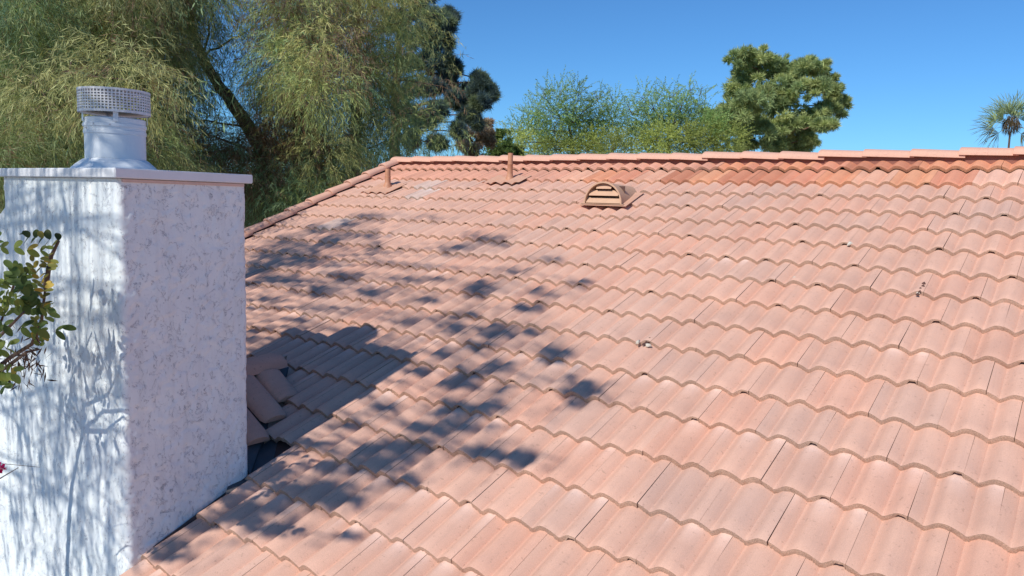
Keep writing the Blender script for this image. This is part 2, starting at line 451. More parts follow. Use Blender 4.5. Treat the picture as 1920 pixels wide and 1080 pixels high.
# mortar dabs and bird droppings seen on the tiles
def blob(mb, x, d, h, sx, sy, sz, n=7):
    V = []; Fs = []; N = 9
    for i in range(4):
        for k in range(N):
            a = 2*PI*k/N; r = math.cos(i/3*PI/2)*(1+.25*math.sin(3*a+x*40)+.12*math.sin(5*a+d*30))
            V.append(slope(x+sx*r*math.cos(a), d+sy*r*math.sin(a), h+sz*math.sin(i/3*PI/2)))
    for i in range(3):
        for k in range(N): Fs.append((i*N+k, i*N+(k+1) % N, (i+1)*N+(k+1) % N, (i+1)*N+k))
    mb.add(V, Fs)
def roofpt(px, py, h=0.0):
    n = np.array([0, -ST, CT]); d = ray(px, py); t = (h-n@CP)/(n@d); return CP+t*d
for (px, py, sx, sy) in ((1593, 455, .018, .03), (1490, 520, .012, .012), (1722, 545, .012, .03), (1196, 640, .012, .02), (1215, 646, .02, .014)):
    p = roofpt(px, py, 0); d = -p[1]/CT; mb = MB(); blob(mb, p[0], d, .046, sx, sy, .016)
    under_roof(mb.build('mortar_dab', MORTAR, None, True))
BRK = plain('broken_tile_gap', (.10, .05, .04), .95)
for (px, py, n, dx, dy) in ((1735, 528, 5, -3.6, 5.2), (1219, 632, 4, -4, 3.4)):
    mb = MB()
    for i in range(n):
        p = roofpt(px+dx*i+random.gauss(0, 1), py+dy*i, .01); d = -p[1]/CT; blob(mb, p[0], d, .052, .010, .014, .012)
    under_roof(mb.build('broken_corner', BRK, None, True))

# cricket behind the chimney
def lerp(a, b, t): return np.asarray(a)*(1-t)+np.asarray(b)*t
xr_, zr_ = -3.93, -.27; yb_ = YC2
pA = np.array((xr_, yb_+.004, zr_)); pB = np.array((xr_-.12, -.62, -.262)); pC = np.array((XC1+.01, yb_+.004, -.62))
mb = MB(); mb.add([pA, pB, pC, pA-(0, 0, .05), pB-(0, 0, .05), pC-(0, 0, .05)], [(0, 2, 1), (3, 4, 5), (0, 3, 5, 2), (2, 5, 4, 1), (1, 4, 3, 0)])
under_roof(mb.build('cricket_deck', FLASH))
# valley flashing strip
mb = MB()
for s in (-1,):
    V = []
    B3 = slope(VALLEY_B[0]-.1, yd(VALLEY_B[1]+.1), .006); C3 = slope(VALLEY_C[0]+.12, yd(VALLEY_C[1]-.12), .006)
    nrm = np.array((vn[0], vn[1], 0))
    up = np.array((0, 0, 1))
    V = [B3-nrm*.10, C3-nrm*.10, C3+nrm*.0-up*.0, B3+nrm*.0-up*.0, C3+nrm*.14+up*.012, B3+nrm*.14+up*.012]
    mb.add(V, [(0, 1, 2, 3), (3, 2, 4, 5)])
# step flashing turned up against the chimney side
mb.box((XC1+.012, (YC1+YC2)/2-.0, 0), (.003, .001, .001))
p0 = slope(XC1+.006, yd(YC2+.04), .05); p1 = slope(XC1+.006, yd(YC1+.12), .05)
def strip(a, b, dz, w):
    a = np.asarray(a); b = np.asarray(b); V = [a, b, b+(0, 0, dz), a+(0, 0, dz), a+(w, 0, 0), b+(w, 0, 0)]
    mb.add(V, [(0, 1, 2, 3), (0, 4, 5, 1)])
strip(p0-(0, 0, .05), p1-(0, 0, .05), .035, .05)
under_roof(mb.build('valley_flashing', FLASH))
# barrel tiles of the cricket: ridge piece and two short rows
def barrel(p, q, r, h, mb, taper=.85, n=10):
    p = np.asarray(p, float); q = np.asarray(q, float); t = (q-p)/np.linalg.norm(q-p); s = np.cross(t, (0, 0, 1)); s /= np.linalg.norm(s); u_ = np.cross(s, t)
    V = []; Fs = []; secs = [0, .02, .5, .93, .985, 1]
    for k in secs:
        rr = r*(1-(1-taper)*k); c = p+(q-p)*k
        e = 1-.18*max(0, (k-.93)/.07)
        for i in range(n+1):
            a = PI*i/n; V.append(c+s*rr*math.cos(a)*e+u_*h*math.sin(a)*e)
    m = n+1
    for j in range(len(secs)-1):
        for i in range(n): Fs.append((j*m+i, (j+1)*m+i, (j+1)*m+i+1, j*m+i+1))
    Fs.append(tuple(range(m))); Fs.append(tuple(range((len(secs)-1)*m+m-1, (len(secs)-1)*m-1, -1)))
    mb.add(V, Fs)
mb = MB()
barrel((xr_-.02, yb_+.01, zr_+.03), (xr_-.12, -.70, zr_+.035), .11, .095, mb, .92)
barrel((xr_+.0, -.88, -.262), (xr_+.26, -.90, -.388), .10, .05, mb, .92)
barrel((xr_+.0, -1.09, -.262), (xr_+.40, -1.10, -.455), .105, .052, mb, .92)
barrel((xr_+.0, -1.31, -.262), (xr_+.53, -1.32, -.520), .105, .052, mb, .92)
under_roof(mb.build('cricket_tile', CAPM, None, True))

# walls under the roof
mb = MB()
zt = lambda y: y*ST/CT-.12
def wallbox(x0, x1, y0, y1, za, zb): mb.box(((x0+x1)/2, (y0+y1)/2, (za+zb)/2), (x1-x0, y1-y0, zb-za))
# gable wall (left), side wall by the notch, front wall
V = [(XRAKE+.25, YC2+.1, -3.6), (XRAKE+.25, YR*2-YC2-.1, -3.6), (XRAKE+.25, YR*2-YC2-.1, zt(YC2+.1)), (XRAKE+.25, YR, zt(YR)), (XRAKE+.25, YC2+.1, zt(YC2+.1))]
V2 = [(x+.2, y, z) for x, y, z in V]
mb.add(V+V2, [(0, 1, 2, 3, 4), (9, 8, 7, 6, 5)]+[(i, i+5, (i+1) % 5+5, (i+1) % 5) for i in range(5)])
wallbox(XRAKE+.45, XN+.2, YC2+.1, YC2+.3, -3.6, zt(YC2+.1)-.02)
V = [(XN+.10, YC2+.1, -3.6), (XN+.10, -4.0, -3.6), (XN+.10, -4.0, zt(-4.0)), (XN+.10, YC2+.1, zt(YC2+.1))]
V2 = [(x+.2, y, z) for x, y, z in V]
mb.add(V+V2, [(0, 1, 2, 3), (7, 6, 5, 4)]+[(i, i+4, (i+1) % 4+4, (i+1) % 4) for i in range(4)])
wallbox(XN+.30, 4.8, -4.0, -3.8, -3.6, zt(-4.0)-.02)
wallbox(4.6, 4.8, -3.8, YR*2+4, -3.6, -1.7)
local(mb.build('wall', NWALL, house), house)
mb = MB()
a = slope(XN+.05, yd(YC1), -.06); b = slope(XN+.05, 14.3*E_, -.06)
V = [a+(0, 0, .0), b, b-(0, 0, .16), a-(0, 0, .16)]; V2 = [v+(.04, 0, 0) for v in V]
mb.add(V+V2, [(0, 1, 2, 3), (7, 6, 5, 4)]+[(i, i+4, (i+1) % 4+4, (i+1) % 4) for i in range(4)])
local(mb.build('fascia_board', WHITE, house), house)

# chimney stack: displaced stucco faces, softened corners
def height(p, seed):
    q = Vector(p)
    n1 = noise.fractal(Vector((q.x*15, q.y*15, q.z*12))+Vector((seed, 0, 0)), 1.0, 2.0, 4)
    n2 = noise.noise(Vector((q.x*3, q.y*3, q.z*2.5))+Vector((seed, 5, 0)))
    n3 = noise.noise(q*70)
    pl = max(0, min(1, (n1+.12)*5))
    return .0035*pl + .004*n2 + .0008*n3
mbv = []; mbf = []
zb, zt_ = -3.6, ZC-.05
rc = .028
# plan outline, counter clockwise, with rounded corners
out = []
st = .0085
def seg(a, b):
    a = np.array(a); b = np.array(b); n = max(2, int(np.linalg.norm(b-a)/st)); return [a+(b-a)*i/n for i in range(n)]
def arc(cx, cy, a0): return [np.array((cx+rc*math.cos(a0+PI/2*i/6), cy+rc*math.sin(a0+PI/2*i/6))) for i in range(6)]
out += seg((XC0+rc, YC1), (XC1-rc, YC1)); out += arc(XC1-rc, YC1+rc, -PI/2)
out += seg((XC1, YC1+rc), (XC1, YC2-rc)); out += arc(XC1-rc, YC2-rc, 0)
out += [np.array((XC1-rc, YC2)), np.array((XC0+rc, YC2))]; out += [np.array((XC0, YC2-rc))]; out += [np.array((XC0, YC1+rc))]
no = len(out)
out = np.array(out); nxt = np.roll(out, -1, 0)-np.roll(out, 1, 0); nx = np.stack([nxt[:, 1], -nxt[:, 0]], 1); nx /= np.linalg.norm(nx, axis=1)[:, None]
zs = list(np.arange(-1.35, zt_, .0085))+[zt_]; zs = [zb, -2.4, -1.5]+zs
for z in zs:
    for i in range(no):
        x, y = out[i]
        h = height((x, y, z), 3.0) if z > -1.6 else 0
        if z > zt_-.05: h *= .3
        mbv.append((x+nx[i][0]*h, y+nx[i][1]*h, z))
Fq = []
for j in range(len(zs)-1):
    for i in range(no): Fq.append((j*no+i, j*no+(i+1) % no, (j+1)*no+(i+1) % no, (j+1)*no+i))
chm = npmesh('chimney', mbv, Fq)
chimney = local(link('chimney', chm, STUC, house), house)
mb = MB(); V = [(-5.9, YC1+.004, -3.6), (XC0+.03, YC1+.004, -3.6), (XC0+.03, YC1+.004, .86), (-5.9, YC1+.004, .2)]; V2 = [(x, y+.25, z) for x, y, z in V]
mb.add(V+V2, [(0, 1, 2, 3), (7, 6, 5, 4)]+[(i, i+4, (i+1) % 4+4, (i+1) % 4) for i in range(4)])
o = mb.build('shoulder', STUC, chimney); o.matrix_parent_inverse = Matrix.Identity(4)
mb = MB(); mb.box(((XC0+XC1)/2, (YC1+YC2)/2, ZC-.024), (XC1-XC0+.052, YC2-YC1+.052, .048))
PL = plain('bare_pink_plaster', (.66, .50, .45), .9, .15, 20, 0, .002)
mb2 = MB(); mb2.box((XC1+.003, (YC1+YC2)/2, ZC-.058), (.012, YC2-YC1-.03, .016)); o = mb2.build('plaster_band', PL, chimney, False, .003); o.matrix_parent_inverse = Matrix.Identity(4)
cop = mb.build('coping', WHITE, chimney, False, .004); cop.matrix_parent_inverse = Matrix.Identity(4)

# flue
FX, FY = -3.985, -1.84
flue = local(empty('chimney_flue', (0, 0, 0)), house); flue.parent = house; flue.matrix_parent_inverse = Matrix.Translation(-Vector(house.location))
def part(mb, name, mat, parent, smooth=True, bevel=0):
    o = mb.build(name, mat, parent, smooth, bevel); o.matrix_parent_inverse = Matrix.Identity(4); return o
RP = .157
mb = MB()
z0 = ZC-.002
mb.lathe((FX, FY, z0), [(RP-.006, .0), (RP, .05), (RP, .205), (RP+.004, .208), (RP+.004, .226), (RP+.001, .229), (RP+.001, .243), (RP+.006, .246), (RP+.006, .262), (RP+.002, .266), (RP+.002, .292), (RP-.006, .298), (RP-.012, .298), (RP-.014, .2)], 56)
part(mb, 'flue_pipe', WMETAL, flue)
mb = MB(); rs = random.Random(4); V = []; Fs = []
for i, (r, z) in enumerate(((.232, -.001), (.225, .012), (.20, .036), (RP+.012, .062), (RP+.001, .067))):
    for k in range(56):
        a = 2*PI*k/56; rr = r+.004*math.sin(3*a+i)+rs.gauss(0, .0012); V.append((FX+rr*math.cos(a), FY+rr*math.sin(a), z0+z+.002*math.sin(5*a)+(.002 if i else 0)))
for i in range(4):
    for k in range(56): Fs.append((i*56+k, i*56+(k+1) % 56, (i+1)*56+(k+1) % 56, (i+1)*56+k))
mb.add(V, Fs); part(mb, 'flue_skirt', WMETAL, flue)
for k, (a, z) in enumerate(((-1.95, .254), (-1.15, .254), (-.6, .254), (-1.55, .235), (-2.4, .254), (-1.3, .063))):
    mb = MB(); r_ = RP+.004 if z > .1 else RP+.012
    mb.lathe((FX+r_*math.cos(a), FY+r_*math.sin(a), z0+z), [(.0005, -.005), (.004, -.004), (.006, 0), (.004, .004), (.0005, .005)], 8)
    part(mb, 'screw', GALV, flue)
RG = .184; zg0, zg1 = z0+.322, z0+.452
mb = MB()
mb.lathe((FX, FY, 0), [(RG, zg0), (RG+.002, zg0), (RG+.002, zg0+.014), (RG, zg0+.014)], 64)
mb.lathe((FX, FY, 0), [(RG, zg1-.012), (RG+.002, zg1-.012), (RG+.002, zg1), (RG, zg1)], 64)
NB = 62
for k in range(NB):
    a = 2*PI*k/NB; R_ = Matrix.Rotation(a, 3, 'Z')
    mb.box((FX+RG*math.cos(a), FY+RG*math.sin(a), (zg0+zg1)/2), (.002, .0065, zg1-zg0-.01), R_)
for i in range(1, 7):
    z = zg0+.012+(zg1-zg0-.024)*i/7
    mb.lathe((FX, FY, 0), [(RG-.001, z-.003), (RG+.0015, z-.003), (RG+.0015, z+.003), (RG-.001, z+.003), (RG-.001, z-.003)], 62)
part(mb, 'spark_screen', GALV, flue, False)
mb = MB()
mb.lathe((FX, FY, 0), [(0.001, zg1+.004), (RG*.7, zg1+.002), (RG-.002, zg1-.003), (RG-.004, zg1-.005), (.001, zg1-.001)], 56)
mb.lathe((FX, FY, 0), [(0.001, zg0+.03), (.10, zg0+.018), (RG-.008, zg0+.006), (RG-.009, zg0+.002), (.001, zg0+.012)], 56)
part(mb, 'cap_plate', WMETAL, flue)
for k, a in enumerate((-1.75, -.42, 1.1, 2.9)):
    mb = MB(); R_ = Matrix.Rotation(a, 3, 'Z')
    mb.box((FX+(RP+.008)*math.cos(a), FY+(RP+.008)*math.sin(a), z0+.31), (.003, .026, .075), R_)
    part(mb, 'bracket', WMETAL, flue, False)

# vent pipes through the tiles
def vent_pipe(px, py, hgt, rad, sheet, wav):
    p = roofpt(px, py, .0); e = empty('vent_pipe', tuple(p)); e.parent = house; e.matrix_parent_inverse = Matrix.Translation(-Vector(house.location))
    mb = MB(); x, y, z = p
    mb.lathe((x, y, z), [(rad*2.1, -.05), (rad*1.7, .0), (rad*1.18, .035), (rad*1.08, .06), (rad*1.07, hgt*.52), (rad*1.15, hgt*.53), (rad*1.15, hgt*.57), (rad, hgt*.58), (rad, hgt), (rad*.8, hgt), (rad*.78, hgt-.1)], 20)
    o = mb.build('pipe', PIPEM, e, True); o.matrix_parent_inverse = Matrix.Translation(-Vector(p))
    mb = MB(); V = []; Fs = []; n = 40; m = 12
    x0, x1, d0, d1 = sheet; dc = -y/CT
    for j in range(m+1):
        for i in range(n+1):
            xx = x+x0+(x1-x0)*i/n; dd = dc+d0+(d1-d0)*j/m
            hh = .022+float(prof(np.array([(xx-.0) % W_]))[0])*.8+.014+ .012*(j/m) + wav*math.sin(i*1.3+j)*.001
            if j == m: hh += .006
            V.append(slope(xx, dd, hh))
    for j in range(m):
        for i in range(n): a = j*(n+1)+i; Fs.append((a, a+n+1, a+n+2, a+1))
    mb.add(V, Fs)
    o = mb.build('flashing', SHEET, e, True); o.matrix_parent_inverse = Matrix.Translation(-Vector(p))
    return e
v1 = vent_pipe(727, 349, .215, .033, (-.24, .26, -.10, .27), 1)
tag(v1, 'short terracotta vent pipe with a wide flashing near the gable'); 
v2 = vent_pipe(956, 334, .285, .029, (-.26, .26, -.08, .20), 1)
tag(v2, 'taller terracotta vent pipe reaching past the ridge line')

# half-round louvred roof vent
VX, VY = -3.245, 2.345; VZ = VY*ST/CT+.03; RV = .205
e = empty('roof_vent', (VX, VY, VZ)); e.parent = house; e.matrix_parent_inverse = Matrix.Translation(-Vector(house.location))
def vp(mb, name, mat, smooth=False):
    o = mb.build(name, mat, e, smooth); o.matrix_parent_inverse = Matrix.Translation(-Vector((VX, VY, VZ))); return o
mb = MB(); n = 24; V = []; Fs = []
def ringv(r, y): return [(VX+r*math.cos(PI*i/n), y, VZ+r*math.sin(PI*i/n)) for i in range(n+1)]
rings = [ringv(RV-.012, VY+.02), ringv(RV-.012, VY-.004), ringv(RV+.003, VY-.004), ringv(RV+.003, VY+.012), ringv(RV-.002, VY+.014), ringv(RV-.03, VY+.60)]
for rr in rings: V += rr
for j in range(len(rings)-1):
    for i in range(n): a = j*(n+1)+i; Fs.append((a, a+1, a+n+2, a+n+1))
mb.add(V, Fs); vp(mb, 'hood', VENTM, True)
for k, zz in enumerate((.03, .10, .165)):
    hw = math.sqrt(max(.001, (RV-.012)**2-(zz+.01)**2))
    mb = MB(); mb.box((VX, VY+.026, VZ+zz), (2*hw, .004, .060), Matrix.Rotation(math.radians(-32), 3, 'X')); vp(mb, 'louvre', VENTM)
mb = MB(); mb.box((VX, VY+.12, VZ+.085), (.34, .004, .17)); vp(mb, 'inner_screen', DARK)
mb = MB()
V = []
dv = -VY/CT
def flat(x, d, h): return slope(x, d, h)
P = [flat(VX-.27, dv+.02, .078), flat(VX+.27, dv+.02, .078), flat(VX+.24, dv-.40, .052), flat(VX-.24, dv-.40, .052)]
Q_ = [p-np.array((0, 0, .004)) for p in P]
mb.add(P+Q_, [(0, 1, 2, 3), (7, 6, 5, 4)]+[(i, i+4, (i+1) % 4+4, (i+1) % 4) for i in range(4)])
vp(mb, 'flashing', SHEET)
mb = MB(); mb.box((VX, VY-.006, VZ-.004), (2*RV+.06, .03, .006)); vp(mb, 'sill', VENTM)

# ------------------------------------------------------------------ plants
def norm(a): return a/np.maximum(np.linalg.norm(a, axis=-1, keepdims=True), 1e-9)
def blades(P, D, L, Wd, col, side=None):
    """diamond leaves: base P, direction D, length L, width Wd -> V, quads, tint"""
    n = len(P); L = np.broadcast_to(L, (n,))[:, None]; Wd = np.broadcast_to(Wd, (n,))[:, None]
    if side is None: side = rng.normal(size=(n, 3))
    s = norm(np.cross(D, side)); mid = P+D*L*.45
    V = np.stack([P, mid-s*Wd/2, P+D*L, mid+s*Wd/2], 1).reshape(-1, 3)
    Q = np.arange(4*n).reshape(n, 4)
    return V, Q, np.repeat(col, 4, 0)
def ovals(P, D, L, Wd, col, Nn, n=7):
    V = []; Q = []; T = []
    for p, d, l, w_, c, nn in zip(P, D, L, Wd, col, Nn):
        s = np.cross(d, nn); s /= np.linalg.norm(s); b = len(V)
        pts = []
        for k in range(n+1):
            t = k/n; ww = w_/2*math.sin(PI*min(1, t*.92+.04))**.6
            cu = nn*(-.12*l*t*t)
            pts.append((p+d*l*t+cu, ww))
        for (c0, ww) in pts: V += [c0-s*ww+nn*ww*.25, c0, c0+s*ww+nn*ww*.25]; T += [c]*3
        for k in range(n): a = b+k*3; Q += [(a, a+1, a+4, a+3), (a+1, a+2, a+5, a+4)]
    return np.array(V), np.array(Q), np.array(T)
class Crown:
    def __init__(s): s.V = []; s.Q = []; s.T = []; s.b = 0
    def add(s, V, Q, T):
        s.V.append(V); s.Q.append(Q+s.b); s.T.append(T); s.b += len(V)
    def build(s, name, mat, parent):
        me = npmesh(name, np.concatenate(s.V), np.concatenate(s.Q), np.concatenate(s.T))
        o = link(name, me, mat, parent, False)
        o.matrix_parent_inverse = Matrix.Translation(-Vector(parent.location)); return o
def strands(cr, P0, D0, length, nseg, leafn, leafl, leafw, droop, col, colvar, ribbon=.006, leafdown=.7, sp=0.5):
    """hanging twigs with alternate narrow leaves"""
    n = len(P0); L = length[:, None]/nseg
    pts = [P0]; d = D0.copy()
    for k in range(nseg):
        d = norm(d+np.array([0, 0, -droop])+rng.normal(0, .10, (n, 3))); pts.append(pts[-1]+d*L)
    pts = np.stack(pts, 1)                                    # n, nseg+1, 3
    base = col+rng.normal(0, 1, (n, 1))*colvar*np.array([[1, 1, .8]])+rng.normal(0, 1, (n, 1))*colvar*np.array([[.7, -.1, -.2]])*.6
    base = np.clip(base, .006, .8)
    for k in range(nseg):
        a = pts[:, k]; b = pts[:, k+1]; s = norm(np.cross(b-a, rng.normal(size=(n, 3))))*ribbon/2
        V = np.stack([a-s, b-s*.8, b+s*.8, a+s], 1).reshape(-1, 3); cr.add(V, np.arange(4*n).reshape(n, 4), np.repeat(base*.9, 4, 0))
    m = leafn
    t = np.linspace(.12, 1, m)[None, :]*nseg; t = np.clip(t+rng.normal(0, .1, (n, m)), 0, nseg-.001)
    i = t.astype(int); fr = (t-i)[..., None]
    A = np.take_along_axis(pts, i[..., None], 1); B = np.take_along_axis(pts, (i+1)[..., None], 1)
    Pl = (A*(1-fr)+B*fr).reshape(-1, 3); ax = norm(B-A).reshape(-1, 3)
    sd = norm(np.cross(ax, rng.normal(size=(n*m, 3))))
    Dl = norm(ax*sp+sd*.55+np.array([0, 0, -leafdown])+rng.normal(0, .15, (n*m, 3)))
    c = np.clip(np.repeat(base, m, 0)*rng.normal(1, .14, (n*m, 1)), .004, .8)
    V, Q, T = blades(Pl, Dl, leafl*rng.uniform(.6, 1.25, n*m), leafw*rng.uniform(.7, 1.2, n*m), c); cr.add(V, Q, T)
def ell(n, c, r, shell=.5):
    d = norm(rng.normal(size=(n, 3))); k = rng.random(n)**(1/3*shell+.05); return c+d*np.array(r)*k[:, None], d
def limbs(mb, base, tips, rad, seed=1, bend=.25, rt=.012, n=6):
    rs = random.Random(seed)
    for tp in tips:
        a = Vector(base[0] if isinstance(base, list) else base); b = Vector(tp)
        if isinstance(base, list):
            cand = [Vector(q) for q in base]; a = min(cand, key=lambda q: (q-b).length+max(0, (q.z-b.z))*1.2)
        L = (b-a).length; pts = []; K = 7
        off = Vector((rs.gauss(0, 1), rs.gauss(0, 1), rs.gauss(0, .5)))*L*bend*.35
        for i in range(K+1):
            t = i/K; p = a.lerp(b, t)+off*math.sin(PI*t)+Vector((0, 0, L*bend*.4*math.sin(PI*t)))+Vector((rs.gauss(0, 1), rs.gauss(0, 1), rs.gauss(0, 1)))*L*.012
            pts.append(p)
        mb.tube(pts, [rad*(1-t/K)**1.1+rt for t in range(K+1)], n)
def trunk(mb, pts, r0, r1, n=12):
    P = []; K = 5
    pts = [Vector(p) for p in pts]
    for i in range(len(pts)-1):
        for k in range(K):
            t = k/K; p = pts[i].lerp(pts[i+1], t); P.append(p+Vector((random.gauss(0, 1), random.gauss(0, 1), 0))*r0*.08)
    P.append(pts[-1]); m = len(P)
    mb.tube(P, [r0+(r1-r0)*i/(m-1) for i in range(m)], n); return [tuple(p) for p in P]

G1 = np.array([.38, .44, .15]); G2 = np.array([.26, .38, .19]); G3 = np.array([.54, .52, .19]); BR = np.array([.25, .17, .10])
def weeping_tree(label, clumps, D, tr, r0, dens=1.0, group=None, dj=1.2, seed=0, mats=LEAF, tone=1.0):
    """clumps: (px, py, r_px, kind) ; tr: trunk points (px, py, depth)"""
    tp = [at(*q) for q in tr]; g0 = tp[0].copy(); g0[2] = -3.6
    e = tag(empty('weeping_tree', tuple(g0)), label, 'tree', group)
    mb = MB(); path = trunk(mb, [g0]+tp, r0, r0*.35)
    cr = Crown(); tips = []
    rs = np.random.default_rng(seed)
    for (px, py, rp, kd) in clumps:
        d_ = D+rs.normal(0, dj); c = at(px, py, d_); r = rp/F*d_
        tips.append(c)
        n = int(215*dens*(rp/50)**2)
        P, dr = ell(n, c, (r, r*1.1, r*.8), .45)
        D0 = norm(dr+np.array([0, 0, .3])+rng.normal(0, .35, (n, 3)))
        col = {'g': G1, 'b': G2, 'y': G3, 'r': BR}[kd]
        col = col*rs.uniform(.62, 1.25)*tone; cc = np.where(rng.random((n, 1)) < .10, BR, col)
        strands(cr, P, D0, rng.uniform(.3, .7, n), 6, 13, .11, .0095, .24, cc, .035, .004, .5)
    for tpc in (tips if seed != 2 else tips[26:]):                                          # leafy interior further back that closes the crown
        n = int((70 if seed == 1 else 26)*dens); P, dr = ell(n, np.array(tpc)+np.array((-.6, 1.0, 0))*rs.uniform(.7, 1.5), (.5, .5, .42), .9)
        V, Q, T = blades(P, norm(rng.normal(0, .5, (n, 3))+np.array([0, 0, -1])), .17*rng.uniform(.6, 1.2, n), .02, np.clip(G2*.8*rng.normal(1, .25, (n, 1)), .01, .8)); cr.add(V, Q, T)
    limbs(mb, path[len(path)//3:], tips[::3], r0*.10, seed, .2, .006)
    o = mb.build('trunk', BARK, e, True); o.matrix_parent_inverse = Matrix.Translation(-Vector(e.location))
    cr.build('crown', mats, e)
    return e
def fill(x0, x1, y0, y1, n, r, kinds, seed, holes=()):
    rs = random.Random(seed); L = []; k = 0
    while len(L) < n and k < n*20:
        k += 1
        x = rs.uniform(x0, x1); y = rs.uniform(y0, y1)
        if any((x-a)**2/ra**2+(y-b)**2/rb**2 < 1 for a, b, ra, rb in holes): continue
        L.append((x, y, r*rs.uniform(.7, 1.25), rs.choice(kinds)))
    return L
HOLES = [(452, 90, 50, 160), (408, 195, 44, 65), (455, 20, 46, 60), (345, 90, 14, 34)]
weeping_tree('broad olive green weeping tree filling the sky behind the flue', fill(-120, 300, -70, 320, 95, 52, 'gggyyb', 3, HOLES)
             + fill(-60, 300, 230, 330, 14, 45, 'rgyr', 31, HOLES), 11.5, [(60, 330, 12.5), (110, 150, 12.5), (130, 20, 12.5)], .2, 1.0, 'weeping trees behind the roof', 1.3, 1, LEAF, np.array((.80, .85, .95)))
weeping_tree('weeping tree with a dark leaning trunk beside the gap of sky', fill(270, 400, -60, 220, 26, 42, 'ggbbr', 4, HOLES)
             + fill(270, 470, 230, 340, 20, 42, 'bgrrb', 41, HOLES)+[(430, 60, 25, 'b'), (395, 160, 28, 'b'), (470, 60, 18, 'b')], 13.5,
             [(500, 330, 14), (490, 280, 14), (440, 200, 14), (395, 140, 14), (360, 60, 14)], .19, .85, 'weeping trees behind the roof', 1.0, 2)
weeping_tree('pale green weeping tree hanging over the gable end of the roof', fill(512, 640, -60, 320, 60, 40, 'ggybbr', 5, [(585, 240, 12, 25)])
             + fill(480, 640, 290, 400, 20, 42, 'bbgr', 51), 13.5, [(555, 400, 14), (560, 200, 14.3), (565, 60, 14.3)], .16, .78, 'weeping trees behind the roof', .8, 3)
weeping_tree('light green weeping tree between the gable and the dark pine', fill(650, 780, -60, 60, 18, 36, 'gy', 6)+fill(645, 755, 60, 300, 42, 36, 'ggby', 7)
             + [(800, 215, 22, 'b'), (770, 240, 26, 'g'), (800, 265, 26, 'g'), (770, 275, 26, 'g'), (730, 290, 26, 'g'), (845, 280, 24, 'g'), (690, 330, 30, 'g'), (640, 360, 30, 'b'), (830, 120, 18, 'y'), (822, 160, 18, 'r'), (850, 240, 18, 'g'), (790, 40, 20, 'g'), (775, 180, 18, 'g'), (815, 65, 17, 'y'), (750, 160, 14, 'y')],
             15, [(665, 330, 15.6), (668, 150, 15.6), (672, -20, 15.6)], .17, .72, 'weeping trees behind the roof', .7, 4)

def pine(name, label, clumps, D, tr, r0, cols, leafl, leafw, dens, dj, seed, up=.35, group=None, cat='tree', bark=BARKR, nn=11, spread=1.3, npuff=13, puff=(.24, .46)):
    tp = [at(*q) for q in tr]; g0 = tp[0].copy(); g0[2] = -3.6
    e = tag(empty(name, tuple(g0)), label, cat, group)
    mb = MB(); path = trunk(mb, [g0]+tp, r0, r0*.3); cr = Crown(); tips = []; rs = np.random.default_rng(seed)
    for (px, py, rp) in clumps:
        d_ = D+rs.normal(0, dj); c = at(px, py, d_); r = rp/F*d_*spread; tips.append(c)
        # each clump is several puffs
        for q in range(npuff):
            cc = c+norm(rs.normal(size=3))*r*rs.uniform(.15, .78)*np.array((1, 1, .8)); rr = r*rs.uniform(*puff)
            n = int(dens*42)
            P, dr = ell(n, cc, (rr, rr, rr*.7), .35)
            P = P-dr*leafl*.5
            base = cols[rs.integers(len(cols))]*rs.normal(1, .10)
            Pn = np.repeat(P, nn, 0); Dn = norm(np.repeat(dr, nn, 0)*.9+np.array([0, 0, up])+rng.normal(0, .55, (n*nn, 3)))
            c_ = np.clip(np.repeat(base[None], n*nn, 0)*rng.normal(1, .18, (n*nn, 1)), .004, .8)
            V, Q, T = blades(Pn, Dn, leafl*rng.uniform(.7, 1.2, n*nn), leafw, c_); cr.add(V, Q, T)
    limbs(mb, path[len(path)//3:], tips, r0*.12, seed, .15, .012)
    o = mb.build('trunk', bark, e, True); o.matrix_parent_inverse = Matrix.Translation(-Vector(e.location))
    cr.build('crown', NEEDLE, e); return e
PG = [np.array([.37, .44, .17]), np.array([.46, .51, .20]), np.array([.30, .38, .16])]
PB = [np.array([.08, .13, .14]), np.array([.11, .16, .13]), np.array([.20, .25, .13])]
pine('pine_tree', 'dark blue green pine rising above the left end of the ridge',
     [(760, -20, 34), (790, 15, 30), (815, 40, 26), (838, 42, 22), (845, 28, 14), (780, 70, 28), (800, 115, 28), (780, 165, 26), (822, 205, 22), (795, 225, 22), (765, 210, 22), (775, 260, 22), (820, 270, 18), (800, 70, 28), (835, 80, 22), (825, 115, 26), (850, 125, 18), (840, 150, 22), (815, 165, 22), (870, 190, 20), (890, 175, 18), (905, 155, 12), (918, 165, 10), (922, 180, 10), (897, 146, 9), (878, 168, 12), (880, 215, 20), (850, 185, 20), (905, 190, 18), (890, 230, 14), (860, 245, 16), (765, 120, 16), (740, 40, 26)],
     20, [(742, 300, 20.5), (742, 150, 20.5), (752, 20, 20.5)], .20, PB, .21, .014, .62, .5, 11, .15, None, 'tree', BARKR, 10, 1.35, 24, (.14, .34))
